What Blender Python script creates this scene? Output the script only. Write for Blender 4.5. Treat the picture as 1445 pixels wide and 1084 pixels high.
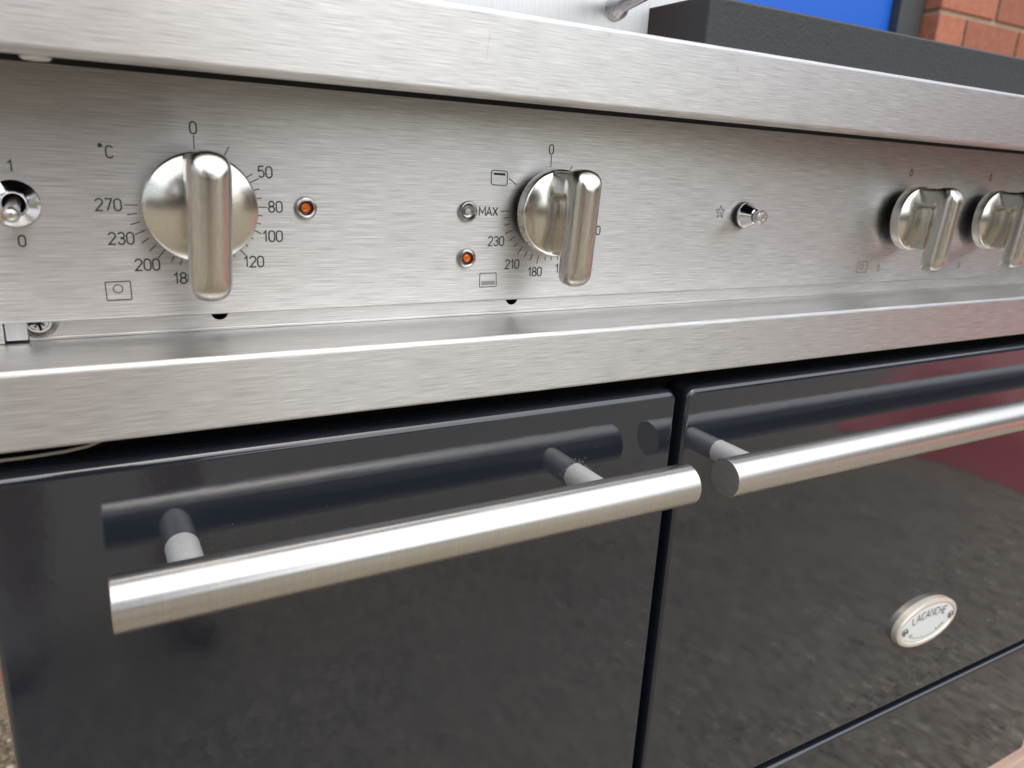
import bpy, bmesh, math, random
import numpy as np
from mathutils import Vector, Matrix
random.seed(7); rng = np.random.default_rng(7)
for o in list(bpy.data.objects): bpy.data.objects.remove(o, do_unlink=True)
scene = bpy.context.scene
C = scene.collection
GZ = 870.0                      # the knob row stands 870 mm above the ground; modelling is in millimetres
def V(x, y, z): return Vector((x/1000, y/1000, (z+GZ)/1000))

# ------------------------------------------------------------------ camera
cd = bpy.data.cameras.new('camera'); cam = bpy.data.objects.new('camera', cd); C.objects.link(cam)
R = [[0.8697009, -0.49093787, 0.05099362], [-0.09578644, -0.26922519, -0.95830202], [0.48419552, 0.82855163, -0.28117058]]
M = Matrix(((R[0][0], -R[1][0], -R[2][0]), (R[0][1], -R[1][1], -R[2][1]), (R[0][2], -R[1][2], -R[2][2])))
cam.matrix_world = Matrix.Translation(V(-53.8, -400, 28.52)) @ M.to_4x4()
cd.sensor_width = 36; cd.lens = 36*1072.67/1445; cd.clip_start = 0.01; cd.clip_end = 500
cd.dof.use_dof = True; cd.dof.focus_distance = 0.46; cd.dof.aperture_fstop = 9.5
scene.camera = cam
scene.render.resolution_x = 1024; scene.render.resolution_y = 768

# ------------------------------------------------------------------ daylight (overcast)
SUN_EL, SUN_ROT = math.radians(62), math.radians(165)
w = bpy.data.worlds.new('World'); scene.world = w; w.use_nodes = True
nt = w.node_tree; nt.nodes.clear()
sky = nt.nodes.new('ShaderNodeTexSky'); sky.sky_type = 'NISHITA'; sky.sun_disc = False
sky.sun_elevation = SUN_EL; sky.sun_rotation = SUN_ROT; sky.dust_density = 3; sky.air_density = 1.2; sky.ozone_density = 1
hs = nt.nodes.new('ShaderNodeHueSaturation'); hs.inputs['Saturation'].default_value = 0.55
bg = nt.nodes.new('ShaderNodeBackground'); bg.inputs['Strength'].default_value = 0.15
wo = nt.nodes.new('ShaderNodeOutputWorld')
nt.links.new(sky.outputs[0], hs.inputs['Color']); nt.links.new(hs.outputs[0], bg.inputs['Color']); nt.links.new(bg.outputs[0], wo.inputs['Surface'])
sl = bpy.data.lights.new('sun', 'SUN'); sl.energy = 1.5; sl.angle = math.radians(110); sl.color = (1, .99, .97)
so = bpy.data.objects.new('sun', sl); C.objects.link(so)
sd = Vector((math.sin(SUN_ROT)*math.cos(SUN_EL), math.cos(SUN_ROT)*math.cos(SUN_EL), math.sin(SUN_EL)))
so.rotation_euler = sd.to_track_quat('Z', 'Y').to_euler(); so.location = (0, -2, 4)
vs = scene.view_settings; vs.view_transform = 'Standard'; vs.look = 'None'; vs.exposure = 0.4; vs.gamma = 1.0; vs.use_curve_mapping = False

# ------------------------------------------------------------------ materials
def mat(name):
    m = bpy.data.materials.new(name); m.use_nodes = True
    t = m.node_tree; b = t.nodes['Principled BSDF']
    return m, t, b
def N(t, typ, **kw):
    n = t.nodes.new(typ)
    for k, v in kw.items():
        if k in n.inputs: n.inputs[k].default_value = v
        else: setattr(n, k, v)
    return n
def ramp(t, src, p0, c0, p1, c1):
    r = t.nodes.new('ShaderNodeValToRGB'); e = r.color_ramp.elements
    e[0].position, e[0].color = p0, (*c0, 1); e[1].position, e[1].color = p1, (*c1, 1)
    t.links.new(src, r.inputs[0]); return r
def noise(t, scale_vec, detail=3, rough=.6, coord='Object'):
    tc = t.nodes.new('ShaderNodeTexCoord'); mp = N(t, 'ShaderNodeMapping'); mp.inputs['Scale'].default_value = scale_vec
    n = N(t, 'ShaderNodeTexNoise', Scale=1.0, Detail=detail, Roughness=rough)
    t.links.new(tc.outputs[coord], mp.inputs[0]); t.links.new(mp.outputs[0], n.inputs['Vector']); return n
def math_(t, op, a, b):
    n = N(t, 'ShaderNodeMath', operation=op)
    for i, s in enumerate((a, b)):
        if hasattr(s, 'type') and not isinstance(s, (int, float)): t.links.new(s, n.inputs[i])
        else: n.inputs[i].default_value = s
    return n.outputs[0]
def brushed(name, col, rough, aniso, tangent, fine, coarse, amp=.12, bump=.03, ramp_amp=.08):
    """metal with fine drawn brush lines: fine / coarse are the noise scales per metre along x, y, z"""
    m, t, b = mat(name)
    b.inputs['Metallic'].default_value = 1
    b.inputs['Anisotropic'].default_value = aniso
    if aniso:
        cx = N(t, 'ShaderNodeCombineXYZ', X=tangent[0], Y=tangent[1], Z=tangent[2]); t.links.new(cx.outputs[0], b.inputs['Tangent'])
    n1 = noise(t, fine, 2, .7); n2 = noise(t, coarse, 3, .6); n3 = noise(t, (9, 9, 9), 3, .6)
    s = math_(t, 'ADD', math_(t, 'MULTIPLY', n1.outputs[0], .92), math_(t, 'MULTIPLY', n2.outputs[0], .08))
    lo = tuple(c*(1-amp*1.6) for c in col); hi = tuple(min(.96, c*(1+amp)) for c in col)
    r = ramp(t, s, .33, lo, .67, hi); t.links.new(r.outputs[0], b.inputs['Base Color'])
    rr = math_(t, 'ADD', math_(t, 'MULTIPLY', s, ramp_amp*2), rough-ramp_amp)
    rr = math_(t, 'ADD', rr, math_(t, 'MULTIPLY', math_(t, 'SUBTRACT', n3.outputs[0], .5), .06))
    t.links.new(rr, b.inputs['Roughness'])
    bp = N(t, 'ShaderNodeBump', Strength=bump, Distance=.0002); t.links.new(s, bp.inputs['Height']); t.links.new(bp.outputs[0], b.inputs['Normal'])
    return m
STEEL = (.67, .665, .655)
M_panel = brushed('brushed steel panel', STEEL, .43, .8, (0, .7, .72), (42, 900, 2400), (9, 300, 1000), .19, .03, .04)
M_rail = brushed('brushed steel rail', STEEL, .43, .8, (0, .7, .72), (44, 2000, 2400), (10, 600, 1000), .17, .03, .04)
M_lower = brushed('duller brushed steel', (.68, .668, .65), .36, .35, (0, .7, .72), (34, 2000, 2200), (10, 600, 900), .16, .03, .04)
M_cap = brushed('turned steel end', (.62, .61, .60), .5, 0, (1, 0, 0), (600, 600, 600), (200, 200, 200), .08, .05, .05)
M_plate = brushed('vertically brushed steel', (.72, .72, .72), .38, .7, (1, 0, 0), (1700, 500, 40), (500, 100, 14), .06, .04, .05)
M_bar = brushed('satin handle steel', (.68, .67, .655), .30, .35, (1, 0, 0), (2400, 60, 60), (500, 30, 30), .05, .03, .04)
M_post = brushed('cast grey post', (.68, .68, .67), .45, 0, (0, 0, 1), (900, 900, 900), (300, 300, 300), .09, .05, .05)
M_post.node_tree.nodes['Principled BSDF'].inputs['Metallic'].default_value = .5
M_ring = brushed('grey lamp ring', (.42, .41, .40), .22, 0, (0, 0, 1), (900, 900, 900), (300, 300, 300), .06, .02, .03)
M_dial = brushed('satin nickel dial', (.72, .69, .625),   .19, .15, (0, .1, 1), (60, 1800, 1800), (20, 420, 520), .07, .03, .03)
M_grip = brushed('satin nickel grip', (.66, .63, .575), .24, .1, (0, .1, 1), (1200, 1200, 260), (260, 260, 120), .08, .05, .05)
def plain(name, col, rough, metal=0, coat=0):
    m, t, b = mat(name); b.inputs['Base Color'].default_value = (*col, 1); b.inputs['Roughness'].default_value = rough
    b.inputs['Metallic'].default_value = metal; b.inputs['Coat Weight'].default_value = coat
    n = noise(t, (220, 220, 220), 3); r = ramp(t, n.outputs[0], .3, (max(.02, rough-.05),)*3, .7, (min(1, rough+.06),)*3); t.links.new(r.outputs[0], b.inputs['Roughness'])
    return m
M_chrome = plain('polished chrome', (.78, .78, .79), .08, 1)
M_black = plain('black rubber', (.006, .006, .007), .55)
M_void = plain('dark interior and gap shade', (.004, .004, .0045), .8); M_void.node_tree.nodes['Principled BSDF'].inputs['Specular IOR Level'].default_value = .08
M_ink = plain('dark engraved ink', (.02, .021, .025), .6)
M_faint = plain('worn grey ink', (.10, .09, .085), .6)
M_cream = plain('pale ivory rim', (.74, .69, .60), .2, .35)
M_white = plain('white enamel', (.74, .78, .77), .2, 0, .4)
M_brass = plain('dull brass pin', (.45, .36, .24), .35, 1)
M_rubber = plain('pale gasket', (.42, .38, .30), .5)
# enamel: near-black blue-grey gloss with very slight orange peel and a few dust specks
M_enamel, t, b = mat('anthracite gloss enamel')
sm = noise(t, (5, 5, 11), 4, .65); rs = ramp(t, sm.outputs[0], .35, (.035,)*3, .72, (.10,)*3); t.links.new(rs.outputs[0], b.inputs['Roughness']); b.inputs['IOR'].default_value = 1.78
n = noise(t, (70, 70, 70), 2, .5); n2 = noise(t, (420, 420, 420), 2, .5)
hsum = math_(t, 'ADD', n.outputs[0], math_(t, 'MULTIPLY', n2.outputs[0], .12))
bp = N(t, 'ShaderNodeBump', Strength=.035, Distance=.002); t.links.new(hsum, bp.inputs['Height']); t.links.new(bp.outputs[0], b.inputs['Normal'])
tc = t.nodes.new('ShaderNodeTexCoord'); vo = N(t, 'ShaderNodeTexVoronoi', Scale=110.0); t.links.new(tc.outputs['Object'], vo.inputs['Vector'])
dn = noise(t, (14, 14, 14), 2, .5)
spk = math_(t, 'LESS_THAN', vo.outputs['Distance'], math_(t, 'MULTIPLY', math_(t, 'SUBTRACT', dn.outputs[0], .52), .22))
mx = N(t, 'ShaderNodeMix', data_type='RGBA'); mx.inputs[6].default_value = (.0155, .019, .027, 1); mx.inputs[7].default_value = (.09, .088, .085, 1)
t.links.new(spk, mx.inputs[0]); t.links.new(mx.outputs[2], b.inputs['Base Color'])
# textured black powder coat
M_powder, t, b = mat('textured black coating'); b.inputs['Base Color'].default_value = (.028, .030, .032, 1); b.inputs['Roughness'].default_value = .5
n = noise(t, (420, 420, 420), 3, .5); bp = N(t, 'ShaderNodeBump', Strength=.25, Distance=.0015); t.links.new(n.outputs[0], bp.inputs['Height']); t.links.new(bp.outputs[0], b.inputs['Normal'])
# amber lens
M_amber, t, b = mat('amber lamp lens'); b.inputs['Roughness'].default_value = .12
tc = t.nodes.new('ShaderNodeTexCoord'); vo = N(t, 'ShaderNodeTexVoronoi', Scale=900.0); t.links.new(tc.outputs['Object'], vo.inputs['Vector'])
r = ramp(t, vo.outputs['Distance'], .1, (.95, .27, .015), .7, (.62, .11, .008)); t.links.new(r.outputs[0], b.inputs['Base Color'])
M_amber_rim = plain('dark red lens rim', (.10, .012, .004), .15)
M_clear = plain('frosted clear lens', (.5, .5, .48), .35)
# brick
def brick_mat():
    m, t, b = mat('red wirecut brick'); oi = t.nodes.new('ShaderNodeObjectInfo')
    n = noise(t, (60, 60, 60), 4, .65); n2 = noise(t, (500, 500, 500), 3, .6)
    r = ramp(t, n.outputs[0], .3, (.34, .115, .066), .72, (.46, .18, .11)); h = N(t, 'ShaderNodeHueSaturation')
    v = math_(t, 'ADD', math_(t, 'MULTIPLY', oi.outputs['Random'], .45), .75); t.links.new(v, h.inputs['Value']); t.links.new(r.outputs[0], h.inputs['Color'])
    t.links.new(h.outputs[0], b.inputs['Base Color']); b.inputs['Roughness'].default_value = .85
    bp = N(t, 'ShaderNodeBump', Strength=.4, Distance=.003); t.links.new(math_(t, 'ADD', n.outputs[0], n2.outputs[0]), bp.inputs['Height']); t.links.new(bp.outputs[0], b.inputs['Normal'])
    return m
M_brick = brick_mat()
M_mortar, t, b = mat('sandy mortar'); n = noise(t, (180, 180, 180), 4, .7); r = ramp(t, n.outputs[0], .3, (.30, .22, .14), .7, (.55, .46, .34)); t.links.new(r.outputs[0], b.inputs['Base Color']); b.inputs['Roughness'].default_value = .95
bp = N(t, 'ShaderNodeBump', Strength=.6, Distance=.004); t.links.new(n.outputs[0], bp.inputs['Height']); t.links.new(bp.outputs[0], b.inputs['Normal'])
M_blue = plain('bright blue paint', (.006, .12, .62), .35)
M_frame = plain('dark grey window frame', (.055, .062, .062), .4)
M_wood, t, b = mat('weathered pale timber'); n = noise(t, (6, 160, 160), 4, .6); r = ramp(t, n.outputs[0], .3, (.34, .22, .155), .7, (.56, .41, .32)); t.links.new(r.outputs[0], b.inputs['Base Color']); b.inputs['Roughness'].default_value = .8
M_red = plain('red tarpaulin', (.58, .08, .085), .3)
M_glass = plain('dark window glass', (.01, .012, .014), .08)
M_hedge, t, b = mat('dark evergreen leaves'); n = noise(t, (9, 9, 9), 3); r = ramp(t, n.outputs[0], .3, (.025, .045, .015), .7, (.07, .10, .035)); t.links.new(r.outputs[0], b.inputs['Base Color']); b.inputs['Roughness'].default_value = .6
# ground: exposed aggregate concrete
M_ground, t, b = mat('exposed aggregate concrete'); tc = t.nodes.new('ShaderNodeTexCoord')
vo = N(t, 'ShaderNodeTexVoronoi', Scale=85.0); t.links.new(tc.outputs['Object'], vo.inputs['Vector'])
sx = N(t, 'ShaderNodeSeparateColor'); t.links.new(vo.outputs['Color'], sx.inputs[0])
r = ramp(t, sx.outputs[0], .0, (.325, .29, .215), 1, (.46, .42, .325)); e = r.color_ramp.elements.new(.55); e.color = (.37, .33, .25, 1); e = r.color_ramp.elements.new(.86); e.color = (.40, .36, .27, 1)
big = noise(t, (1.1, 1.1, 1.1), 1); r2 = ramp(t, big.outputs[0], .3, (.9, .89, .88), .7, (1.06, 1.05, 1.04))
mx = N(t, 'ShaderNodeMix', data_type='RGBA', blend_type='MULTIPLY'); mx.inputs[0].default_value = 1; t.links.new(r.outputs[0], mx.inputs[6]); t.links.new(r2.outputs[0], mx.inputs[7])
dk = ramp(t, vo.outputs['Distance'], .35, (1, 1, 1), .62, (.62, .60, .56)); mx2 = N(t, 'ShaderNodeMix', data_type='RGBA', blend_type='MULTIPLY'); mx2.inputs[0].default_value = 1
t.links.new(mx.outputs[2], mx2.inputs[6]); t.links.new(dk.outputs[0], mx2.inputs[7]); t.links.new(mx2.outputs[2], b.inputs['Base Color']); b.inputs['Roughness'].default_value = .75
bp = N(t, 'ShaderNodeBump', Strength=.7, Distance=.006, invert=True); t.links.new(vo.outputs['Distance'], bp.inputs['Height']); t.links.new(bp.outputs[0], b.inputs['Normal'])
M_pebble, t, b = mat('river pebble'); gi = t.nodes.new('ShaderNodeNewGeometry'); r = ramp(t, gi.outputs['Random Per Island'], 0, (.17, .145, .10), 1, (.74, .70, .58)); e = r.color_ramp.elements.new(.7); e.color = (.36, .29, .2, 1); t.links.new(r.outputs[0], b.inputs['Base Color']); b.inputs['Roughness'].default_value = .6

# ------------------------------------------------------------------ helpers
def link(name, me, m, parent=None, smooth=True, angle=32, wn=True):
    o = bpy.data.objects.new(name, me); C.objects.link(o)
    if m is not None:
        me.materials.clear(); me.materials.append(m)
    if smooth:
        me.polygons.foreach_set('use_smooth', [True]*len(me.polygons)); me.set_sharp_from_angle(angle=math.radians(angle))
        if wn:
            md = o.modifiers.new('weighted', 'WEIGHTED_NORMAL'); md.keep_sharp = True; md.weight = 80
    if parent: o.parent = parent
    return o
def from_bm(name, bm, m, parent=None, **k):
    bmesh.ops.recalc_face_normals(bm, faces=bm.faces)
    me = bpy.data.meshes.new(name); bm.to_mesh(me); bm.free(); return link(name, me, m, parent, **k)
def thing(name, label, cat, loc=None, group=None):
    o = bpy.data.objects.new(name, None); C.objects.link(o); o.empty_display_size = .05
    if loc is not None: o.location = loc
    o['label'] = label; o['category'] = cat
    if group: o['group'] = group
    return o
def tag(o, label, cat, group=None):
    o['label'] = label; o['category'] = cat
    if group: o['group'] = group
    return o
def box(bm, x0, x1, y0, y1, z0, z1, r=0, seg=3):
    res = bmesh.ops.create_cube(bm, size=1); vs_ = res['verts']
    for v in vs_:
        v.co = V(x0+(x1-x0)*(v.co.x+.5), y0+(y1-y0)*(v.co.y+.5), z0+(z1-z0)*(v.co.z+.5))
    if r:
        es = list({e for v in vs_ for e in v.link_edges})
        bmesh.ops.bevel(bm, geom=es, offset=r/1000, segments=seg, profile=.5, affect='EDGES')
def round_poly(pts, seg=6):
    """closed polygon of (a, b, radius) -> list of points with rounded corners"""
    out = []; n = len(pts)
    for i, (a, b_, r) in enumerate(pts):
        p = Vector((a, b_)); q0 = Vector(pts[i-1][:2]); q1 = Vector(pts[(i+1) % n][:2])
        if r == 0: out.append(p); continue
        d0 = (q0-p).normalized(); d1 = (q1-p).normalized(); ang = d0.angle(d1); L = r/math.tan(ang/2)
        c = p+(d0+d1).normalized()*(r/math.sin(ang/2)); s = p+d0*L-c; e_ = p+d1*L-c
        a0 = math.atan2(s.y, s.x); a1 = math.atan2(e_.y, e_.x); da = (a1-a0+math.pi) % (2*math.pi)-math.pi
        for k in range(seg+1):
            th = a0+da*k/seg; out.append(c+Vector((math.cos(th), math.sin(th)))*r)
    return out
def extrude_x(bm, prof, x0, x1):
    """profile in (y, z)"""
    A = [bm.verts.new(V(x0, p[0], p[1])) for p in prof]; B = [bm.verts.new(V(x1, p[0], p[1])) for p in prof]; n = len(prof)
    for i in range(n): bm.faces.new((A[i], A[(i+1) % n], B[(i+1) % n], B[i]))
    bm.faces.new(A[::-1]); bm.faces.new(B)
def lathe(bm, prof, cx=0, cz=0, seg=48, sx=1, sz=1, fn=None):
    """revolve (r, y) about the y axis through (cx, cz); fn maps (x, y, z) mm -> Vector"""
    fn = fn or V; rings = []
    for r, y in prof:
        if r < 1e-6: rings.append([bm.verts.new(fn(cx, y, cz))]); continue
        rings.append([bm.verts.new(fn(cx+sx*r*math.cos(2*math.pi*k/seg), y, cz+sz*r*math.sin(2*math.pi*k/seg))) for k in range(seg)])
    for a, b_ in zip(rings, rings[1:]):
        for k in range(seg):
            k2 = (k+1) % seg
            if len(a) == 1 and len(b_) == 1: continue
            if len(a) == 1: bm.faces.new((a[0], b_[k], b_[k2]))
            elif len(b_) == 1: bm.faces.new((a[k], b_[0], a[k2]))
            else: bm.faces.new((a[k], b_[k], b_[k2], a[k2]))
def tube(bm, pts, r, seg=24, cap=True, fn=None):
    """tube through points with radius r (number or list), in mm"""
    fn = fn or V; P = [Vector(p) for p in pts]; rs = r if isinstance(r, (list, tuple)) else [r]*len(P); rings = []
    d = (P[1]-P[0]).normalized(); up = Vector((0, 0, 1)) if abs(d.z) < .9 else Vector((0, 1, 0)); n1 = d.cross(up).normalized()
    for i, p in enumerate(P):
        d = (P[min(i+1, len(P)-1)]-P[max(i-1, 0)]).normalized(); n1 = (n1-d*n1.dot(d)).normalized(); n2 = d.cross(n1)
        rings.append([bm.verts.new(fn(*(p+(n1*math.cos(2*math.pi*k/seg)+n2*math.sin(2*math.pi*k/seg))*rs[i]))) for k in range(seg)])
    for a, b_ in zip(rings, rings[1:]):
        for k in range(seg): bm.faces.new((a[k], a[(k+1) % seg], b_[(k+1) % seg], b_[k]))
    if cap: bm.faces.new(rings[0][::-1]); bm.faces.new(rings[-1])
def ribbon(bm, pts, wd, y, closed=False, fn=None):
    """flat stroke of width wd through (x, z) points on the plane y"""
    fn = fn or V; P = [Vector(p) for p in pts]; n = len(P)
    if closed: idx = list(range(n))
    L = []; Rr = []
    for i, p in enumerate(P):
        a = P[i-1] if (closed or i > 0) else p; c = P[(i+1) % n] if (closed or i < n-1) else p
        d0 = (p-a); d1 = (c-p); d0 = d0.normalized() if d0.length else d1.normalized(); d1 = d1.normalized() if d1.length else d0
        t_ = (d0+d1).normalized() if (d0+d1).length > 1e-6 else d0
        nn = Vector((-t_.y, t_.x)); k = wd/2/max(.45, abs(nn.dot(Vector((-d0.y, d0.x)))))
        L.append(bm.verts.new(fn(p.x+nn.x*k, y, p.y+nn.y*k))); Rr.append(bm.verts.new(fn(p.x-nn.x*k, y, p.y-nn.y*k)))
    for i in range(n if closed else n-1):
        j = (i+1) % n; bm.faces.new((L[i], Rr[i], Rr[j], L[j]))
def arc(cx, cz, rx, rz, a0, a1, n=8): return [(cx+rx*math.cos(math.radians(a0+(a1-a0)*k/n)), cz+rz*math.sin(math.radians(a0+(a1-a0)*k/n))) for k in range(n+1)]
# single-stroke engraving alphabet, cap height 1, narrow digits .55 wide: name -> (advance, strokes)
W = .54; q = W/2
GL = {
 '0': (W, [arc(q, 1-q, q, q, 0, 180)+arc(q, q, q, q, 180, 360)+[(W, 1-q)]]),
 '1': (.36, [[(.02, .74), (.26, 1), (.26, 0)]]),
 '2': (W, [arc(q, 1-q, q, q, 170, -25)+[(0, 0), (W, 0)]]),
 '3': (W, [arc(q, .75, q*.95, .25, 160, -90)+arc(q, .26, q, .27, 90, -165)]),
 '5': (W, [[(W*.93, 1), (.06, 1), (.03, .56)]+arc(q, .33, q, .31, 120, -150)]),
 '7': (W, [[(0, 1), (W, 1), (.16, 0)]]),
 '8': (W, [arc(q, .76, q*.86, .24, -90, 270, 16), arc(q, .26, q, .26, 90, 450, 16)]),
 'C': (W, [arc(q, .72, q, .28, 20, 180)+arc(q, .28, q, .28, 180, 340)]),
 'M': (.82, [[(0, 0), (0, 1), (.41, .3), (.82, 1), (.82, 0)]]),
 'A': (.7, [[(0, 0), (.35, 1), (.7, 0)], [(.12, .32), (.58, .32)]]),
 'X': (.66, [[(0, 0), (.66, 1)], [(0, 1), (.66, 0)]]),
 'L': (.5, [[(0, 1), (0, 0), (.5, 0)]]), 'N': (.66, [[(0, 0), (0, 1), (.66, 0), (.66, 1)]]),
 'H': (.64, [[(0, 0), (0, 1)], [(.64, 0), (.64, 1)], [(0, .5), (.64, .5)]]), 'E': (.5, [[(.5, 1), (0, 1), (0, 0), (.5, 0)], [(0, .52), (.42, .52)]]),
 '°': (.3, [arc(.12, .9, .09, .09, 0, 360, 12)]),
}
def write(bm, txt, cx, cz, h, y, wd=.42, gap=.17, rot=0, fn=None):
    tot = sum(GL[c][0] for c in txt)+gap*(len(txt)-1); x = -tot/2; ca, sa = math.cos(math.radians(rot)), math.sin(math.radians(rot))
    for c in txt:
        for s in GL[c][1]:
            pts = [((x+px)*h, (pz-.5)*h) for px, pz in s]
            cl = (pts[0][0]-pts[-1][0])**2+(pts[0][1]-pts[-1][1])**2 < 1e-8
            if cl: pts = pts[:-1]
            ribbon(bm, [(cx+px*ca-pz*sa, cz+px*sa+pz*ca) for px, pz in pts], wd, y, closed=cl or c == '0', fn=fn)
        x += GL[c][0]+gap

# ------------------------------------------------------------------ ground
bm = bmesh.new(); s = 40
vv = [bm.verts.new((x, y, 0)) for x, y in ((-s, -s), (s, -s), (s, s), (-s, s))]; bm.faces.new(vv)
g = from_bm('ground', bm, M_ground, smooth=False); g['kind'] = 'structure'
def pebbles():
    ico = bmesh.new(); bmesh.ops.create_icosphere(ico, subdivisions=1, radius=1); iv = np.array([v.co[:] for v in ico.verts]); ifc = np.array([[v.index for v in f.verts] for f in ico.faces]); ico.free()
    reg = [(1500, -.55, -.05, .60, 1.0), (8000, .75, 2.9, -1.05, -.05)]
    vs_, fs = [], []; base = 0
    for n, x0, x1, y0, y1 in reg:
        for k in range(n):
            r = rng.uniform(.0025, .0075); sc = np.array([r*rng.uniform(.8, 1.5), r*rng.uniform(.8, 1.2), r*.55]); a = rng.uniform(0, 6.28)
            p = iv*sc*(1+rng.normal(0, .12, (12, 1))); ca, sa = math.cos(a), math.sin(a)
            p = np.stack([p[:, 0]*ca-p[:, 1]*sa+rng.uniform(x0, x1), p[:, 0]*sa+p[:, 1]*ca+rng.uniform(y0, y1), p[:, 2]+r*.12], 1)
            vs_.append(p); fs.append(ifc+base); base += 12
    me = bpy.data.meshes.new('pebbles'); me.from_pydata(np.concatenate(vs_).tolist(), [], np.concatenate(fs).tolist())
    o = link('pebbles', me, M_pebble, angle=60, wn=False); o['kind'] = 'stuff'; o['label'] = 'small pale pebbles bedded in the yard concrete'; return o
pebbles()

# ------------------------------------------------------------------ the range cooker
cooker = thing('range_cooker', 'anthracite enamel range cooker with brushed steel control panel and bar handles', 'cooker', V(417, 300, -GZ))
def P(o):            # parent while keeping world coordinates of the mesh
    o.parent = cooker; o.matrix_parent_inverse = Matrix.Translation(-cooker.location); return o
XL, XR = -101, 936
# body
bm = bmesh.new(); box(bm, XL+1.5, XR-1.5, -20, 600, -655, -104, 2); P(from_bm('cabinet_body', bm, M_void))
bm = bmesh.new(); box(bm, XL-1, XR+1, 12, 600, -100, 96, 2); P(from_bm('control_housing', bm, M_void))
for x in (XL+40, XR-40):
    for y in (10, 560):
        bm = bmesh.new(); tube(bm, [(x, y, -750), (x, y, -744), (x, y, -656)], [19, 19, 15]); P(from_bm('leg', bm, M_post))
# top rail with folded edges
bm = bmesh.new(); pr = round_poly([(-48, 97.7, 2.6), (-48, 57.7, 3.2), (-37, 57.7, .8), (-37, 60.2, .8), (-43, 60.2, 0), (-43, 94, 0), (600, 94, 0), (600, 97.7, 0)], 7)
extrude_x(bm, pr, XL-8, XR+8); top_rail = P(from_bm('top_rail', bm, M_rail))
bm = bmesh.new(); box(bm, XL-6, XR+6, -36, -3, 57.75, 93.6); P(from_bm('rail_gap_shade', bm, M_void, smooth=False))  # black block standing in for the shade in the gap under the rail
bm = bmesh.new(); lathe(bm, [(0, 2.2), (5.6, 2.2), (5.6, 0), (5.6, -1.2), (4.4, -2.2), (0, -2.6)], fn=lambda x, y, z: V(-59.6+x, -32+z, 58.6+y), seg=24); from_bm('rivet', bm, M_white, top_rail).matrix_parent_inverse = Matrix()
# keep sub-parts in world coordinates: children of parts whose matrix is the identity in world space
def S(o, part): o.parent = part; o.matrix_parent_inverse = Matrix(); return o
# fine scratches on the rail's face
bm = bmesh.new()
for k in range(16):
    x = random.choice([random.uniform(40, 420), random.uniform(120, 330)]); z = random.uniform(59, 95); l = random.uniform(.6, 4.5); a = random.gauss(1.35, .5)
    if k < 1: x, z, l, a = (128, 77, 12, 1.45)
    ribbon(bm, [(x, z), (x+l*.5*math.cos(a)+.2, z+l*.5*math.sin(a)), (x+l*math.cos(a), z+l*math.sin(a))], .1 if k < 1 else random.uniform(.1, .2), -48.06)
S(from_bm('scratch_marks', bm, plain('scratched steel', (.36, .36, .365), .5, .5), smooth=False), top_rail)['kind'] = 'stuff'
# control panel
bm = bmesh.new(); pr = round_poly([(0, 64, 1), (0, -53.2, 1.6), (5, -53.2, .5), (5, 64, .5)], 5); extrude_x(bm, pr, XL+14, XR-14)
panel = P(from_bm('control_panel', bm, M_panel))
# lower fascia strip with round holes half hidden behind the panel's edge
strip = bmesh.new(); xs = [-75.6]; HOLES = [8, 180]; zt, zb, a = -44, -62.2, 8.0
for hx in HOLES: xs += [hx-a, hx+a]
xs.append(XR-14); czh = -53.0; 
for i in range(0, len(xs), 2):
    vv = [strip.verts.new(V(x, 6, z)) for x, z in ((xs[i], zt), (xs[i+1], zt), (xs[i+1], zb), (xs[i], zb))]; strip.faces.new(vv)
for hx in HOLES:
    n = 32; O = []; I = []
    for k in range(n):
        th = 2*math.pi*k/n+math.pi/4; c, s_ = math.cos(th), math.sin(th); m_ = max(abs(c), abs(s_)); ox, oz = hx+a*c/m_, czh+(zt-czh if s_ > 0 else czh-zb)*s_/m_
        O.append(strip.verts.new(V(ox, 6, oz))); I.append(strip.verts.new(V(hx+4.3*c, 6, czh+4.3*s_)))
    J = [strip.verts.new(V(hx+4.3*math.cos(2*math.pi*k/n+math.pi/4), 7.4, czh+4.3*math.sin(2*math.pi*k/n+math.pi/4))) for k in range(n)]
    for k in range(n):
        k2 = (k+1) % n; strip.faces.new((O[k], O[k2], I[k2], I[k])); strip.faces.new((I[k], I[k2], J[k2], J[k]))
bmesh.ops.recalc_face_normals(strip, faces=strip.faces)
me = bpy.data.meshes.new('lower_fascia'); strip.to_mesh(me); strip.free(); fascia = P(link('lower_fascia', me, M_lower, smooth=False))
bm = bmesh.new(); extrude_x(bm, round_poly([(5.2, -60.9, .6), (5.2, -62.4, 0), (6, -62.4, 0), (6, -60.9, 0)], 3), -75.6, XR-14); S(from_bm('fold_edge', bm, M_lower), fascia)
# screw and washer at the left end of the strip
bm = bmesh.new(); lathe(bm, [(8.4, 5.9), (8.4, 4.6), (7.6, 4.0), (6.6, 4.2), (6.3, 4.6), (6.0, 4.6), (6.0, 3.0), (5.3, 2.0), (4.6, 1.8), (4.2, 2.4), (3.6, 2.2), (0, 1.9)], -71.2, -52.6, 40)
scr = S(from_bm('screw', bm, M_ring), fascia)
bm = bmesh.new()
for k in range(4):
    a_ = k*math.pi/4+.2; l = 3.9 if k % 2 == 0 else 2.9; ribbon(bm, [(-71.2-l*math.cos(a_), -53.2-l*math.sin(a_)), (-71.2+l*math.cos(a_), -53.2+l*math.sin(a_))], 1.1 if k % 2 == 0 else .6, 1.72+.03*k)
ob = from_bm('screw_slot', bm, M_void, smooth=False); S(ob, fascia)
bm = bmesh.new(); box(bm, -84.4, -75.8, 1.5, 7.5, -61.2, -40, .5); P(from_bm('end_bracket', bm, M_plate))
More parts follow.
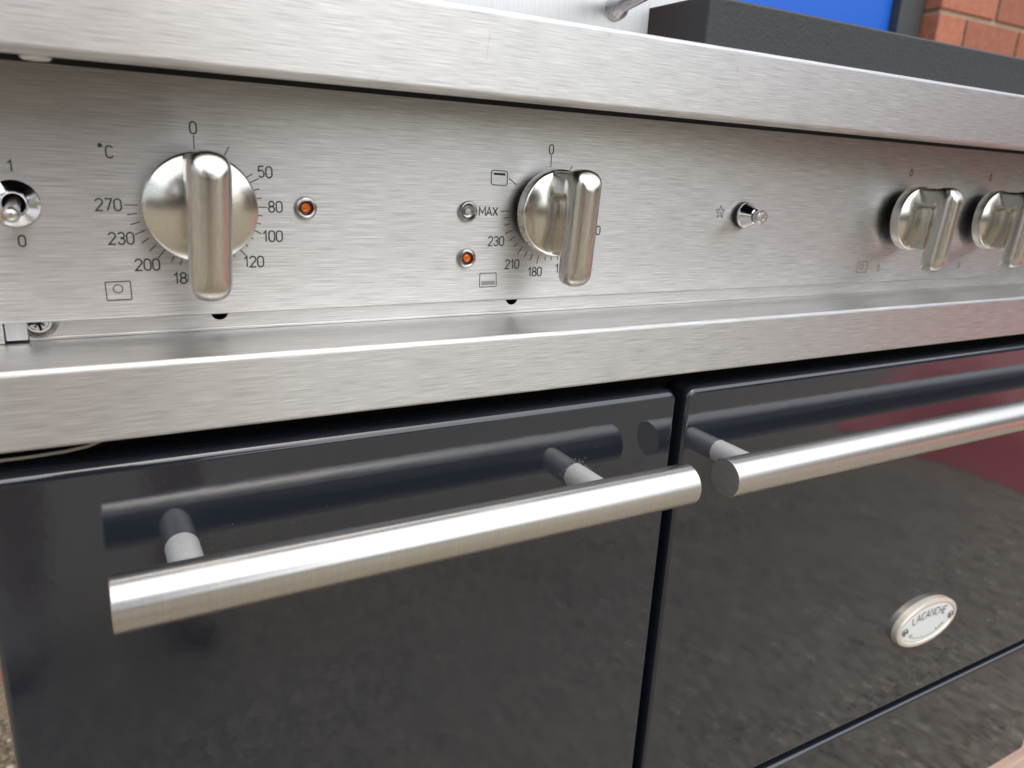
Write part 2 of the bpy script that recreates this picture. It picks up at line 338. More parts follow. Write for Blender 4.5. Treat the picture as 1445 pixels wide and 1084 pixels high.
bm = bmesh.new(); box(bm, XL-4, -84.8, 1, 8, -62.3, -40, .5); P(from_bm('end_upright', bm, M_rail))
bm = bmesh.new(); box(bm, XL+2, XR-2, 345, 347, 98.2, 222, .8); P(from_bm('back_panel', bm, M_plate))
# lower rail
bm = bmesh.new(); pr = round_poly([(9, -62.6, 0), (-48, -62.6, 3.0), (-48, -97.2, 1.8), (0, -97.2, 0), (0, -95, 0), (9, -95, 0)], 8); extrude_x(bm, pr, XL-8, XR+8); lower_rail = P(from_bm('lower_rail', bm, M_rail))
lower_rail.data.materials.append(M_lower)
for p in lower_rail.data.polygons:
    if p.normal.z > .95: p.material_index = 1
bm = bmesh.new(); tube(bm, [(-110, -30, -106.2), (-80, -30, -106.2), (-66, -30, -105.6), (-57, -30, -104.4), (-51, -30, -102.4), (-47, -29, -99.4), (-45, -26, -97)], .75, 10); P(from_bm('door_gasket', bm, M_rubber))
# printing on the panel
INK = -.12
NUM = {'0': (0, 35.8), '50': (32.1, 17.0), '80': (36.5, .3), '100': (34.7, -14.3), '120': (24.9, -27.0), '150': (5.5, -34.8), '180': (-8.2, -34.4), '200': (-24.1, -27.6), '230': (-34.2, -15.2), '270': (-38.2, 0)}
def ticks(bm, kx, angs):
    for deg, r0, r1 in angs:
        a_ = math.radians(deg); ribbon(bm, [(kx+r0*math.sin(a_), r0*math.cos(a_)), (kx+r1*math.sin(a_), r1*math.cos(a_))], .46, INK)
def dial_print(kx, nums, angs, h=5.3):
    for tx, (x, z) in nums:
        bm = bmesh.new(); write(bm, tx, kx+x, z, h*(.9 if tx == 'MAX' else 1), INK, .68 if kx < 300 else .85); S(from_bm('printed_number', bm, M_ink, smooth=False), panel)
    if angs: bm = bmesh.new(); ticks(bm, kx, angs); S(from_bm('tick_marks', bm, M_ink, smooth=False), panel)
ang1 = [(0, 26.2, 32.4), (29, 26.3, 32.2), (58.5, 27.2, 30.6), (64.5, 27.4, 32.0)]
ang1 += [(d, 27.8, 30.2) for d in (73, 81.5)]+[(90, 28.2, 32.5)]+[(d, 28.2, 30.2) for d in (98, 106)]+[(114, 27.4, 32.0)]+[(d, 27.4, 29.6) for d in (122, 131)]+[(138.5, 27.2, 32.0)]
ang1 += [(d, 27.4, 29.2) for d in (147, 156)]+[(165, 27.4, 32)]+[(d, 26.6, 29.8) for d in (190, 199, 207)]+[(218, 25.5, 31.4)]+[(d, 27.0, 31.2) for d in (227, 236)]+[(244.5, 26.2, 31.4)]+[(d, 27.0, 31.2) for d in (253.5, 262)]+[(270, 26, 31.8)]
dial_print(0, list(NUM.items()), ang1)
N2 = [('0', (-.3, 36.3)), ('MAX', (-40.8, -.3)), ('230', (-35, -17.4)), ('210', (-23.3, -31.2)), ('180', (-6.9, -36.2)), ('150', (12.9, -34.6)), ('100', (35.2, -11)), ('50', (32.0, 20.6))]
ang2 = [(0, 26.2, 33), (29, 26.5, 31.5), (303.5, 27.5, 33.8), (270, 26.5, 33)]+[(d, 27, 31) for d in (262.5, 254.5)]+[(245.5, 26.5, 31.8)]+[(d, 27, 31) for d in (236.5, 227.5)]+[(218.5, 26.5, 32.2)]+[(d, 27, 31) for d in (209, 200)]+[(190.5, 26.5, 32)]+[(d, 27, 29.5) for d in (180, 171)]+[(162, 27, 31)]+[(d, 28, 30) for d in (60, 90, 105, 120, 135, 150)]
dial_print(198.8, N2, ang2)
KX = [0, 198.8, 545.9, 660.4, 774.9, 889.4]
for kx in KX[2:]: dial_print(kx, [('0', (0, 35.9))], None, 5)
bm = bmesh.new(); write(bm, '°', -39.2, 23.4, 6.2, INK, .8); write(bm, 'C', -35.8, 23.2, 5.2, INK, .65); S(from_bm('celsius_mark', bm, M_ink, smooth=False), panel)
bm = bmesh.new(); write(bm, '1', -74.2, 15.6, 4.7, INK, .65); S(from_bm('printed_number', bm, M_ink, smooth=False), panel)
bm = bmesh.new(); write(bm, '0', -73.3, -16.2, 4.7, INK, .65); S(from_bm('printed_number', bm, M_ink, smooth=False), panel)
def loop(pts, rad): return [tuple(p) for p in round_poly([(a, c, rad) for a, c in pts], 4)]
def symbol(parts, m=None):
    bm = bmesh.new()
    for pts, wd, cl in parts: ribbon(bm, pts, wd, INK, closed=cl)
    return S(from_bm('oven_symbol', bm, m or M_ink, smooth=False), panel)
symbol([(loop([(-42.7, -35.4), (-32.1, -35.2), (-32.0, -43.9), (-42.5, -44.1)], .4), .46, True), (arc(-37.5, -38.7, 2.0, 1.9, 0, 345, 22), .44, True)])
symbol([(loop([(158.8, 22.9), (169.4, 22.6), (169.5, 14.6), (158.9, 14.9)], 1.4), .5, True), ([(160.4, 21.0), (168, 20.8)], 1.3, False)])
symbol([(loop([(153.9, -36.2), (164.8, -36.2), (165.3, -44.4), (154.0, -44.5)], .5), .42, True)])
bm = bmesh.new(); ribbon(bm, [(155.2, -42.2), (164.2, -42.1)], 2.4, INK); S(from_bm('oven_symbol', bm, plain('pale hatched ink', (.30, .29, .28), .6), smooth=False), panel)
for kx in KX[2:]:
    symbol([(loop([(kx-47.2, -36), (kx-34.4, -35.6), (kx-34.8, -44), (kx-47.6, -44.2)], .3), .4, True), (arc(kx-42, -39.6, 2.2, 2.1, 0, 345, 14), .45, True)], M_faint) if kx == KX[2] else None
    symbol([(loop([(kx-19.6, -38), (kx-17.9, -41.8), (kx-19.2, -44), (kx-20.9, -43), (kx-20.6, -41)], .3), .4, True)], M_faint)
st = []
for k in range(10):
    r_ = 4.6 if k % 2 == 0 else 2.1; a_ = math.pi/2+k*math.pi/5; st.append((340.4+r_*.95*math.cos(a_), 1.7+r_*math.sin(a_)))
symbol([(st, .42, True), ([(340.4, 1.7), (345, 5.2)], .2, False), ([(337.6, 4.4), (342.8, -1.4)], .2, False)], M_faint)

# indicator lamps
def lamp(x, z, kind):
    bm = bmesh.new()
    if kind == 'amber':
        lathe(bm, [(5.75, 0), (5.75, -1.2), (5.2, -2.3), (4.5, -2.6), (3.75, -2.2), (3.45, -1.2), (3.4, .2)], x, z, 40); bz = S(from_bm('lamp_bezel', bm, M_ring), panel)
        bm = bmesh.new(); lathe(bm, [(3.42, -.2), (3.3, -1.1), (2.5, -1.0), (2.3, -.5)], x, z, 32); from_bm('lens_rim', bm, M_amber_rim, panel).matrix_parent_inverse = Matrix()
        bm = bmesh.new(); lathe(bm, [(2.4, -.4), (2.2, -1.3), (1.7, -1.6), (1.2, -1.5), (1.1, -1.75), (.6, -1.65), (.4, -1.9), (0, -1.95)], x, z, 32); from_bm('lamp_lens', bm, M_amber, panel).matrix_parent_inverse = Matrix()
    else:
        lathe(bm, [(5.9, 0), (5.9, -1.4), (5.3, -2.3), (4.7, -2.4), (4.2, -1.9), (3.4, -.8), (2.2, -.5), (2.1, -.9), (1.9, -.9)], x, z, 40); S(from_bm('lamp_bezel', bm, M_ring), panel)
        bm = bmesh.new(); lathe(bm, [(2.0, -.4), (1.7, -1.4), (1.0, -1.9), (0, -2.0)], x, z, 28); from_bm('lamp_lens', bm, M_clear, panel).matrix_parent_inverse = Matrix()
lamp(51.6, 0, 'amber'); lamp(144.4, -27, 'amber'); lamp(144.2, -.4, 'clear')
# toggle switch
tx = -74.4
bm = bmesh.new(); lathe(bm, [(9.9, 0), (9.9, -1.0), (9.3, -1.5), (5.6, -4.4), (5.0, -4.5), (4.5, -4.2), (4.3, -1.0)], tx, 0, 48); tg = P(from_bm('toggle_switch', bm, M_chrome, angle=24))
bm = bmesh.new(); lathe(bm, [(4.4, -1.1), (0, -1.0)], tx, 0, 24); S(from_bm('socket', bm, M_void), tg)
bm = bmesh.new(); tube(bm, [(tx+.3, -1, .8), (tx-.2, -6, -.8), (tx-.6, -10.5, -2.6), (tx-.9, -12.5, -3.4), (tx-1.1, -14.2, -4.1), (tx-1.2, -15.4, -4.5), (tx-1.25, -15.9, -4.7)], [2.5, 2.6, 3.0, 3.5, 3.3, 2.2, .6], 28); S(from_bm('lever', bm, M_bar, angle=60), tg)
# ignition button
ix = 365
bm = bmesh.new(); lathe(bm, [(9.2, 0), (9.2, -2.4), (8.4, -3)], ix-2.5, 0, 40); bt = P(from_bm('ignition_button', bm, M_black))
bm = bmesh.new(); lathe(bm, [(8.6, -2.4), (9.0, -3.2), (9.0, -4.6), (8.4, -5.4), (4.9, -12.2), (4.4, -12.6)], ix-2.5, 0, 48); S(from_bm('chrome_cone', bm, M_chrome, angle=24), bt)
bm = bmesh.new(); lathe(bm, [(4.0, -12), (4.0, -14.6), (4.7, -15.0), (4.7, -18.2), (4.1, -19.0), (2.2, -19.2), (2.0, -18.6), (0, -18.7)], ix-2.5, 0, 36); S(from_bm('push_pin', bm, M_bar), bt)

# control knobs: lathed dial; the grip is meshed from a smooth distance field so that bar and web flow together
def surface_nets(F, org, h):
    s = F < 0; nx, ny, nz = F.shape
    acc = np.zeros((nx-1, ny-1, nz-1, 3)); cnt = np.zeros((nx-1, ny-1, nz-1))
    G = np.stack(np.meshgrid(np.arange(nx-1), np.arange(ny-1), np.arange(nz-1), indexing='ij'), -1)
    corners = [(i, j, k) for i in (0, 1) for j in (0, 1) for k in (0, 1)]
    def sub(A, c): return A[c[0]:nx-1+c[0], c[1]:ny-1+c[1], c[2]:nz-1+c[2]]
    for a_ in corners:
        for ax in range(3):
            if a_[ax]: continue
            b_ = list(a_); b_[ax] = 1; fa, fb = sub(F, a_), sub(F, b_); cr = (fa < 0) != (fb < 0)
            tt = np.where(cr, fa/np.where(cr, fa-fb, 1), 0)
            for c in range(3): acc[..., c] += np.where(cr, a_[c]+(tt if c == ax else 0), 0)
            cnt += cr
    act = cnt > 0; idx = -np.ones(act.shape, int); idx[act] = np.arange(act.sum())
    vs_ = (G[act]+acc[act]/cnt[act][:, None])*h+np.array(org); quads = []
    for ax in range(3):
        u, v = [(1, 2), (2, 0), (0, 1)][ax]
        sl0 = [slice(1, -1)]*3; sl0[ax] = slice(0, -1); sl1 = list(sl0); sl1[ax] = slice(1, None)
        A, B = s[tuple(sl0)], s[tuple(sl1)]
        for flip in (0, 1):
            I = np.argwhere((A & ~B) if not flip else (~A & B)); 
            I = I+np.array([1 if k != ax else 0 for k in range(3)])
            eu = np.eye(3, dtype=int)[u]; ev = np.eye(3, dtype=int)[v]
            qd = [idx[tuple((I-eu-ev).T)], idx[tuple((I-ev).T)], idx[tuple(I.T)], idx[tuple((I-eu).T)]]
            quads.append(np.stack(qd if not flip else qd[::-1], 1))
    return vs_, np.concatenate(quads)
def grip_mesh():
    h = .6; org = (-13, -48, -43); n = (44, 64, 120)
    x, y, z = np.meshgrid(*[org[i]+h*np.arange(n[i]) for i in range(3)], indexing='ij')
    def smin(a_, b_, k):
        hh = np.clip(.5+.5*(b_-a_)/k, 0, 1); return b_*(1-hh)+a_*hh-k*hh*(1-hh)
    def rbox(cx, cy, cz, hx, hy, hz, r):
        qx, qy, qz = np.abs(x-cx)-hx+r, np.abs(y-cy)-hy+r, np.abs(z-cz)-hz+r
        return np.sqrt(np.maximum(qx, 0)**2+np.maximum(qy, 0)**2+np.maximum(qz, 0)**2)+np.minimum(np.maximum(qx, np.maximum(qy, qz)), 0)-r
    # bar: oval section 18.6 x 17 with rounded ends; its front leans back a little towards the bottom
    yc = -35.4-(z+7)*.03
    hw = 9.7; hd = 8.6; e_ = 2.15; r_ = 11.2; zt_, zb_ = 26.0-r_, -40.2+r_
    sec = ((np.abs(x/hw)**e_+np.abs((y-yc)/hd)**e_)**(1/e_)-1)*8.8
    dz = np.maximum(np.maximum(z-zt_, zb_-z), 0); st_ = np.sqrt(x**2+dz**2)-r_          # stadium outline seen from the front
    def smax(a_, b_, k): return -smin(-a_, -b_, k)
    th = math.radians(31); yf = yc-hd
    top = -(y-yf)*math.cos(th)+(z-17.2)*math.sin(th)+.016*np.maximum(z-17.2, 0)**2           # bright end facet at the top
    bot = -(y-yf)*math.cos(th)-(z+33.2)*math.sin(th)+.02*np.maximum(-z-33.2, 0)**2
    bar = smax(smax(smax(sec, st_, 4.0), top, 1.9), bot, 3.4)
    cap = rbox(0, -24, 17.0, 8.2, 13.5, 7.3, 2.6)          # block joining the bar to the dial's top
    web = rbox(0, -21, -3.5, 4.3, 12, 20.5, 1.8)           # recessed web below it
    f = smin(smin(bar, cap, 2.6), web, 1.8)
    v, qd = surface_nets(f, org, h)
    me = bpy.data.meshes.new('knob_grip'); me.from_pydata((v/1000).tolist(), [], qd.tolist()); me.update(); return me
grip_me = grip_mesh()
def dial_mesh():
    bm = bmesh.new(); pr_ = [(0, -6.0), (24.4, -6.0), (25.3, -6.7), (25.4, -7.6), (25.4, -13.2), (25.2, -13.8), (24.7, -14.2)]
    pr_ += [(r_, -14.2-5.2*(1-(r_/24.7)**2)**.9) for r_ in np.linspace(24.2, 0, 18)]
    lathe(bm, pr_, seg=96, fn=lambda x, y, z: Vector((x/1000, y/1000, z/1000)))
    bmesh.ops.recalc_face_normals(bm, faces=bm.faces); me = bpy.data.meshes.new('control_knob'); bm.to_mesh(me); bm.free(); return me
dial_me = dial_mesh()
bm = bmesh.new(); lathe(bm, [(22.6, -5.94), (0, -5.93)], seg=48, fn=lambda x, y, z: Vector((x/1000, y/1000, z/1000))); lathe(bm, [(22.6, -5.94), (22.4, -5.5), (9, -5.2), (9, -.1)], seg=48, fn=lambda x, y, z: Vector((x/1000, y/1000, z/1000)))
bmesh.ops.recalc_face_normals(bm, faces=bm.faces); back_me = bpy.data.meshes.new('back_plate'); bm.to_mesh(back_me); bm.free()
rot = [2.2, 1.6, 3.2, 3.0, 2, 2]
for i, kx in enumerate(KX):
    k = link('control_knob', dial_me, M_dial, angle=38) if i == 0 else bpy.data.objects.new('control_knob', dial_me)
    if i:
        C.objects.link(k)
    k.location = V(kx, 0, 0)-cooker.location; k.parent = cooker; k.rotation_euler = (0, math.radians(rot[i]), 0)
    gp = link('grip', grip_me, M_grip, wn=False, angle=70) if i == 0 else bpy.data.objects.new('grip', grip_me)
    bk = link('back_plate', back_me, M_black, wn=False) if i == 0 else bpy.data.objects.new('back_plate', back_me)
    for o_ in (gp, bk):
        if i: C.objects.link(o_)
        o_.parent = k

# oven doors
def enamel_panel(name, x0, x1, z0, z1, y0=-42, y1=-22, rc=2.5, re=5.6):
    """front with rounded corners and a rolled edge"""
    bm = bmesh.new(); rings = []; steps = [(y1, 0)]+[(y0+re*(1-math.sin(a_)), re*(1-math.cos(a_))) for a_ in np.linspace(0, math.pi/2, 9)]
    for y, ins in steps:
        r_ = max(rc+re-ins, 1.0); ix = ins*.55; pts = round_poly([(x0+ix, z1-ins, r_), (x1-ix, z1-ins, r_), (x1-ix, z0+ins, r_), (x0+ix, z0+ins, r_)], 10)
        rings.append([bm.verts.new(V(p.x, y, p.y)) for p in pts])
    n_ = len(rings[0])
    for a_, b_ in zip(rings, rings[1:]):
        for k in range(n_): bm.faces.new((a_[k], a_[(k+1) % n_], b_[(k+1) % n_], b_[k]))
    bm.faces.new(rings[0][::-1]); bm.faces.new(rings[-1])
    return P(from_bm(name, bm, M_enamel, angle=40))
def handle(door, x0, x1, posts, z=-157.0, y=-80.7):
    r = 12.7
    bm = bmesh.new(); tube(bm, [(x0, y, z), (x0+.25, y, z), (x0+.7, y, z), (x1-.7, y, z), (x1-.25, y, z), (x1, y, z)], [r-.7, r-.2, r, r, r-.2, r-.7], 64); hb = S(from_bm('handle_bar', bm, M_bar, angle=40), door); hb.data.materials.append(M_cap)
    for p in hb.data.polygons:
        if abs(p.normal.x) > .97: p.material_index = 1
    for px in posts:
        bm = bmesh.new(); tube(bm, [(px, -41.6, z), (px, -42.4, z), (px, y+6, z)], [8.0, 7.8, 7.8], 40); S(from_bm('handle_post', bm, M_post), door)
door1 = enamel_panel('oven_door', -100.8, 282, -470, -109.3); handle(door1, -54.8, 262, (-22.3, 204))
door2 = enamel_panel('oven_door', 290.4, 935, -474.5, -109.3); handle(door2, 293.6, 900, (325.3, 868), -158.6)
enamel_panel('drawer_front', 290.4, 935, -656, -481.5, re=4); enamel_panel('drawer_front', -100.8, 282, -656, -478, re=4)
# crumbs of dirt caught round the posts and specks of dust on the enamel
bm = bmesh.new()
for k in range(112):
    if k < 60: a_ = random.uniform(-.5, 3.4); r_ = 8.2+abs(random.gauss(0, 1.6)); x, z, sz = 204+r_*math.cos(a_), -157+r_*math.sin(a_), random.uniform(.25, .75)
    elif k < 78: x, z, sz = random.uniform(-16, 50), -157+random.gauss(0, 5), random.uniform(.15, .4)
    else: x, z, sz = random.uniform(-90, 275), random.uniform(-330, -118), random.uniform(.12, .34)
    r = bmesh.ops.create_icosphere(bm, subdivisions=1, radius=sz/1000)
    for v in r['verts']: v.co = V(x, -42-sz*.25, z)+Vector((v.co.x*random.uniform(.7, 1.3), v.co.y*.6, v.co.z))
M_dirt = plain('grey brown dirt', (.10, .092, .082), .9)
S(from_bm('dirt_specks', bm, M_dirt, wn=False), door1)['kind'] = 'stuff'
# oval name badge
bx, bz_ = 634, -381.5; A_, B_ = 47.5, 24.5
def oval(prof, name, m, part=None, dx=0):
    bm = bmesh.new()
    rings = []
    for d, y in prof: rings.append([bm.verts.new(V(bx+(A_-d)*math.cos(2*math.pi*k/72), y, bz_+(B_-d)*math.sin(2*math.pi*k/72))) for k in range(72)])
    for a_, b_ in zip(rings, rings[1:]):
        for k in range(72): bm.faces.new((a_[k], a_[(k+1) % 72], b_[(k+1) % 72], b_[k]))
    bm.faces.new(rings[-1])
    o = from_bm(name, bm, m); return o
badge = P(oval([(0, -41.9), (0, -46.6), (.5, -48.0), (1.8, -49.0), (3.4, -49.2), (4.8, -48.9), (5.6, -48.0)], 'name_badge', M_cream))
S(oval([(5.7, -47.9), (6.3, -48.3), (8, -48.5)], 'badge_plate', M_white), badge)
bm = bmesh.new(); word = 'LACANCHE'
for i, ch in enumerate(word):
    adv = [GL[c][0]+.3 for c in word]; dx = (sum(adv[:i])+GL[ch][0]/2-(sum(adv)-.3)/2)*7.7; px, pz = bx+dx, bz_+12.6*math.sqrt(1-(dx/41)**2)-1.6
    write(bm, ch, px, pz, 8.0, -48.62, 1.05, rot=-dx*.62)
S(from_bm('lettering', bm, M_ink, smooth=False), badge)
bm = bmesh.new(); ribbon(bm, arc(bx, bz_, 32, 14.5, 205, 335, 24), .55, -48.62)
for a_ in (208, 216, 300, 312, 322): ribbon(bm, arc(bx, bz_, 30, 12.4, a_, a_+5, 2), 1.6, -48.63)
S(from_bm('lettering', bm, M_faint, smooth=False), badge)
for sg in (-1, 1):
    bm = bmesh.new(); lathe(bm, [(4.2, -48.1), (4.0, -49.6), (2.6, -50.4), (2.0, -49.8), (0, -50.0)], bx+sg*36.5, bz_, 24); S(from_bm('fixing_pin', bm, M_ring), badge)

# ------------------------------------------------------------------ on and behind the worktop
bm = bmesh.new(); box(bm, -140, 309, 59, 61.5, 98.5, 330, .8); sheet = thing('steel_upright_sheet', 'pale vertically brushed steel sheet standing behind the top rail', 'metal sheet', V(85, 60, 98))
def Q(o, r_): o.parent = r_; o.matrix_parent_inverse = Matrix.Translation(-r_.location); return o
Q(from_bm('plate', bm, M_plate), sheet)
def along(p, s_): return tuple(np.array(p)+np.array((0, -1, .18))*s_)
b0 = (279.5, 59, 130.8)
bm = bmesh.new(); tube(bm, [along(b0, -1), along(b0, 1.2), along(b0, 4.2), along(b0, 9), along(b0, 10), along(b0, 60)], [8.2, 8.2, 7.8, 5.3, 5.1, 5.1], 40); Q(from_bm('chrome_post', bm, M_ring, angle=40), sheet)
tray = thing('black_metal_box', 'textured black metal box lying on the worktop behind the rail', 'metal box', V(700, 150, 98))
bm = bmesh.new(); box(bm, 327, 1010, 20, 330, 98.5, 140.6, 2.0, 4); Q(from_bm('casing', bm, M_powder), tray)

# brick wall with a blue door
wall = thing('brick_wall', 'red brick wall with sandy mortar beside the blue door', 'wall', V(2600, 900, -GZ))
bm = bmesh.new(); box(bm, 1828, 4600, 861, 1080, -GZ, 2000); Q(from_bm('mortar_bed', bm, M_mortar, smooth=False), wall)
def brick_mesh(L, D, Hh, sd):
    r2 = random.Random(sd); bm = bmesh.new(); bmesh.ops.create_cube(bm, size=1)
    for v in bm.verts: v.co = Vector((v.co.x*L, v.co.y*D, v.co.z*Hh))/1000
    bmesh.ops.bevel(bm, geom=list(bm.edges), offset=.0022, segments=1, affect='EDGES')
    for v in bm.verts: v.co += Vector([r2.uniform(-.0006, .0006) for _ in range(3)])
    me = bpy.data.meshes.new('brick'); bm.to_mesh(me); bm.free(); me.materials.append(M_brick); return me
PZ, PX = 77.0, 238.0; z_bed = 430.0
stretch = [brick_mesh(PX-11, 102, PZ-11, k) for k in range(4)]; head = [brick_mesh(PX/2-13, 102, PZ-11, 9+k) for k in range(2)]
def place_bricks(rows, x0, x1, visible):
    for row in rows:
        z = z_bed+(row+.5)*PZ; x = x0; first = row % 2 == 1
        while x < x1:
            Lm = PX/2-2 if first else PX; me = random.choice(head if first else stretch); first_now = first; first = False
            visible(me, V(x+(Lm-11)/2, 855+51+random.uniform(-.8, .8), z)); x += Lm
def as_part(me, loc):
    o = bpy.data.objects.new('brick', me); C.objects.link(o); o.parent = wall; o.location = loc-wall.location
place_bricks(range(-4, 5), 1822, 3000, as_part)
acc_v, acc_f = [], []
def as_stuff(me, loc):
    base = len(acc_v); acc_v.extend([tuple(v.co+loc) for v in me.vertices]); acc_f.extend([[i+base for i in p.vertices] for p in me.polygons])
place_bricks(list(range(-16, -4))+list(range(5, 20)), 1822, 4500, as_stuff); place_bricks(range(-4, 5), 3012, 4500, as_stuff)
# the wall goes on left of the door
place_bricks(range(-16, 20), -2600, 640, as_stuff)
me = bpy.data.meshes.new('bricks'); me.from_pydata(acc_v, [], acc_f); o = Q(link('bricks', me, M_brick, smooth=False), wall); o['kind'] = 'stuff'
bm = bmesh.new(); box(bm, -2600, 650, 861, 1080, -GZ, 2000); Q(from_bm('mortar_bed', bm, M_mortar, smooth=False), wall)
door = thing('blue_door', 'bright blue door in a dark grey frame behind the cooker', 'door', V(1240, 900, -GZ))
bm = bmesh.new(); box(bm, 757, 1721, 915, 955, -GZ+10, 1180, 3); Q(from_bm('door_leaf', bm, M_blue), door)
bm = bmesh.new(); box(bm, 1724, 1813, 893, 960, -GZ+2, 1250, 4); box(bm, 655, 754, 893, 960, -GZ+2, 1250, 4); box(bm, 756, 1722, 894, 960, 1184, 1249, 4); Q(from_bm('door_frame', bm, M_frame), door)

# pallet under the cooker
pal = thing('wooden_pallet', 'low pale timber pallet under the cooker', 'pallet', V(500, 250, -GZ))
rows_y = [(-48, 45), (95, 190), (240, 335), (385, 480), (530, 625)]
for y0, y1 in rows_y:
    bm = bmesh.new(); box(bm, -90, 1240, y0, y1, -770, -750, 1.5, 1); Q(from_bm('plank', bm, M_wood), pal)
for x in (-60, 540, 1140):
    bm = bmesh.new(); box(bm, x, x+90, -44, 620, -850, -770.4, 2, 1); Q(from_bm('bearer', bm, M_wood), pal)
    bm = bmesh.new(); box(bm, x-2, x+92, -46, 622, -GZ+.5, -850.4, 2, 1); Q(from_bm('skid', bm, M_wood), pal)

# ------------------------------------------------------------------ what the metal mirrors: the yard in front
def red_cover():
    """a low pile under a folded red tarpaulin, seen only as a reflection in the right door"""
    n, m_ = 60, 28; bm = bmesh.new(); g_ = []
    for i in range(n+1):
        row = []
        for j in range(m_+1):
            u = i/n; v = j/m_*2-1; hgt = .40*(1-abs(v)**2.3)*(1-abs(2*u-1)**4)*(1.0-.25*u)
            fold = .025*math.sin(u*15+v*5.0)+.05*math.sin(v*9+u*6)
            row.append(bm.verts.new((2.95+.55*v+fold*.6, -1.55+1.15*u-.05*v, max(.004, hgt+fold*min(1, hgt*4)))))
        g_.append(row)
    for i in range(n):
        for j in range(m_): bm.faces.new((g_[i][j], g_[i+1][j], g_[i+1][j+1], g_[i][j+1]))
    return tag(from_bm('tarpaulin_pile', bm, M_red, angle=180, wn=False), 'low pile under a folded red tarpaulin, mirrored in the right oven door', 'tarpaulin')
red_cover()
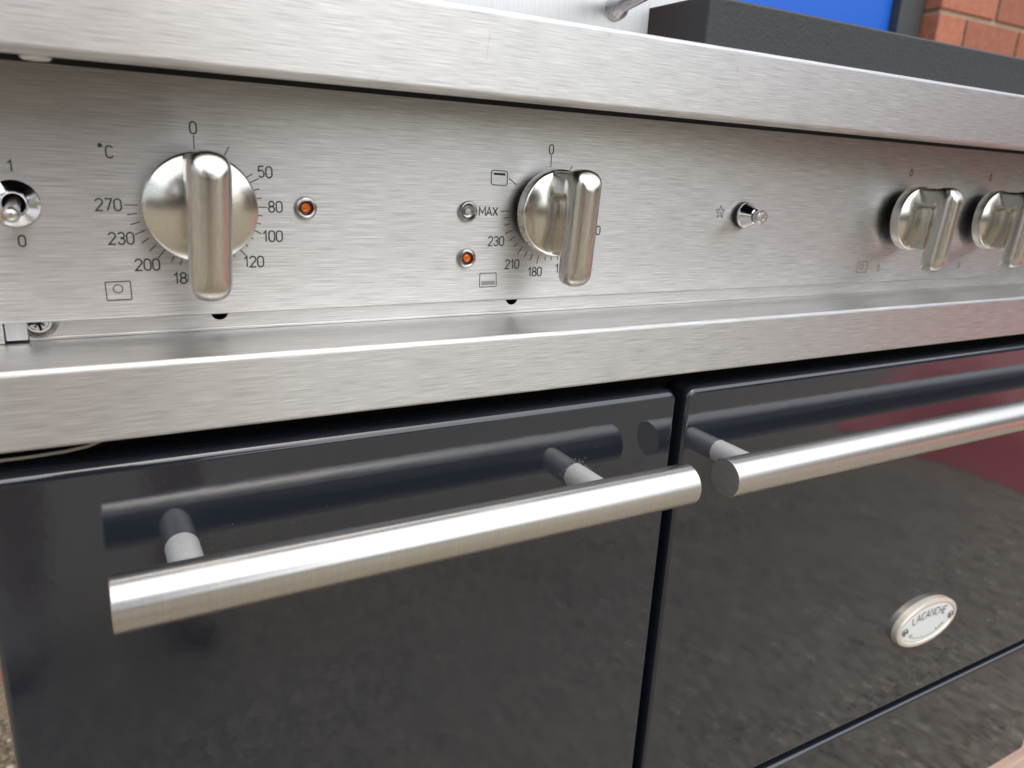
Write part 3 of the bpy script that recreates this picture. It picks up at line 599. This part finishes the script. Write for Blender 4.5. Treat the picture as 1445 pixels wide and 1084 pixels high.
def photographer():
    """someone in dark clothes leaning over the phone that takes the picture: the steel and the enamel mirror them"""
    m_, t, b = mat('clothes and skin'); 
    ms = [plain('dark brown jacket cloth', (.05, .042, .036), .8), plain('pale cotton', (.66, .58, .46), .85), plain('skin', (.52, .33, .25), .5), plain('brown hair', (.045, .028, .018), .6), plain('pale shoe canvas', (.45, .42, .37), .7)]
    vs_, es, rad, kind = [], [], [], []
    def v(p, r, k): vs_.append(p); rad.append(r); kind.append(k); return len(vs_)-1
    def chain(start, pts):
        last = start
        for p, r, k in pts:
            i = v(p, r, k); es.append((last, i)); last = i
        return last
    X = -.06
    root = v((X, -1.22, .90), (.165, .125), 1)
    chest = chain(root, [((X, -1.14, 1.03), (.15, .115), 0), ((X, -1.03, 1.20), (.175, .12), 0)])
    neck = chain(chest, [((X, -.95, 1.32), (.13, .09), 0), ((X, -.90, 1.40), (.055, .058), 2)])
    chain(neck, [((X, -.865, 1.46), (.068, .078), 2), ((X, -.835, 1.53), (.078, .095), 2), ((X, -.83, 1.59), (.066, .082), 3)])
    for sg in (-1, 1):
        chain(root, [((X+sg*.10, -1.20, .80), (.098, .10), 1), ((X+sg*.13, -1.02, .50), (.066, .07), 1), ((X+sg*.13, -1.14, .28), (.056, .058), 1), ((X+sg*.13, -1.20, .09), (.04, .045), 1), ((X+sg*.14, -1.12, .045), (.045, .042), 4), ((X+sg*.15, -1.0, .035), (.042, .03), 4)])
        wr = chain(chest, [((X+sg*.19, -.99, 1.27), (.066, .066), 0), ((X+sg*.27, -.84, 1.06), (.048, .05), 0), ((X+sg*.19, -.62, .95), (.036, .036), 0), ((X+sg*.135, -.535, .925), (.026, .03), 2), ((X+sg*.105, -.485, .915), (.02, .034), 2)])
        for f in range(4):
            z0 = .938-.017*f; l = (.9, 1, .95, .78)[f]
            chain(wr, [((X+sg*.092, -.455, z0), (.0095, .0095), 2), ((X+sg*.080, -.455+.026*l, z0), (.0085, .0085), 2), ((X+sg*.060, -.455+.036*l, z0-.002), (.007, .007), 2)])
        chain(wr, [((X+sg*.098, -.478, .945), (.011, .011), 2), ((X+sg*.076, -.448, .953), (.0095, .0095), 2), ((X+sg*.056, -.437, .951), (.008, .008), 2)])
    me = bpy.data.meshes.new('person'); me.from_pydata(vs_, es, []); o = link('person', me, None, smooth=False)
    for m1 in ms: me.materials.append(m1)
    sk = o.modifiers.new('skin', 'SKIN'); sk.use_smooth_shade = True; sb = o.modifiers.new('sub', 'SUBSURF'); sb.levels = 1; sb.render_levels = 1
    for d, r in zip(me.skin_vertices[0].data, rad): d.radius = r
    me.skin_vertices[0].data[0].use_root = True
    dg = bpy.context.evaluated_depsgraph_get(); ev = bpy.data.meshes.new_from_object(o.evaluated_get(dg)); o.modifiers.clear(); o.data = ev; ev.name = 'person'
    ev.materials.clear(); [ev.materials.append(m1) for m1 in ms]
    pts = np.array(vs_)
    for p in ev.polygons:
        p.material_index = kind[int(np.argmin(((pts-np.array(p.center))**2).sum(1)))]; p.use_smooth = True
    tag(o, 'person in a dark brown jacket and pale trousers leaning over a phone', 'person')
    bm = bmesh.new(); box(bm, -62-80, -62+92, -414, -405.5, 28-43, 28+35, 3, 3); ph = from_bm('phone', bm, M_black)
    tag(ph, 'black phone held sideways in both hands of the person', 'phone')
photographer()
M_wallbrick = plain('weathered buff brick', (.34, .24, .175), .9)
def far_building():  # added out of view: blocks low sky to darken the steel's reflections
    b_ = thing('unseen_building', 'unseen buff brick building added across the yard with dark windows', 'building', (9, -6.5, 0))
    ax = Vector((.45, .9, 0)).normalized(); nrm = Vector((-.9, .45, 0)).normalized()
    def blk(name, u0, u1, d0, d1, z0, z1, m):
        bm = bmesh.new(); r = bmesh.ops.create_cube(bm, size=1)
        for v in r['verts']:
            u = u0+(u1-u0)*(v.co.x+.5); d = d0+(d1-d0)*(v.co.y+.5); p = b_.location+ax*u+nrm*d; v.co = (p.x, p.y, z0+(z1-z0)*(v.co.z+.5))
        o = from_bm(name, bm, m, smooth=False); o.parent = b_; o.matrix_parent_inverse = Matrix.Translation(-b_.location); return o
    blk('wall', -2.2, 4.6, -3, 0, 0, 3.3, M_wallbrick); blk('roof', -2.4, 4.8, -3.2, .3, 3.31, 3.5, M_frame)
    for u in (-1.4, .9, 3.0): blk('window', u, u+1.1, .005, .06, 1.0, 2.1, M_glass)
far_building()
def hedge():  # added out of view to give the reflections a dark horizon
    bm = bmesh.new(); r2 = random.Random(3); vs_, fs = [], []
    for k in range(9000):
        c = Vector((r2.uniform(-12, 6), -12+r2.uniform(-.7, .7), r2.uniform(.05, 1.9)*(1-.06*r2.random()))); a_ = Vector([r2.gauss(0, 1) for _ in range(3)]).normalized()*.13; d = Vector([r2.gauss(0, 1) for _ in range(3)]).normalized()*.13
        n_ = len(vs_); vs_ += [tuple(c-a_), tuple(c+d), tuple(c+a_), tuple(c-d)]; fs.append((n_, n_+1, n_+2, n_+3))
    me = bpy.data.meshes.new('hedge'); me.from_pydata(vs_, [], fs); return tag(link('hedge', me, M_hedge, smooth=False), 'unseen dark evergreen hedge added along the far side of the yard', 'hedge')
hedge()
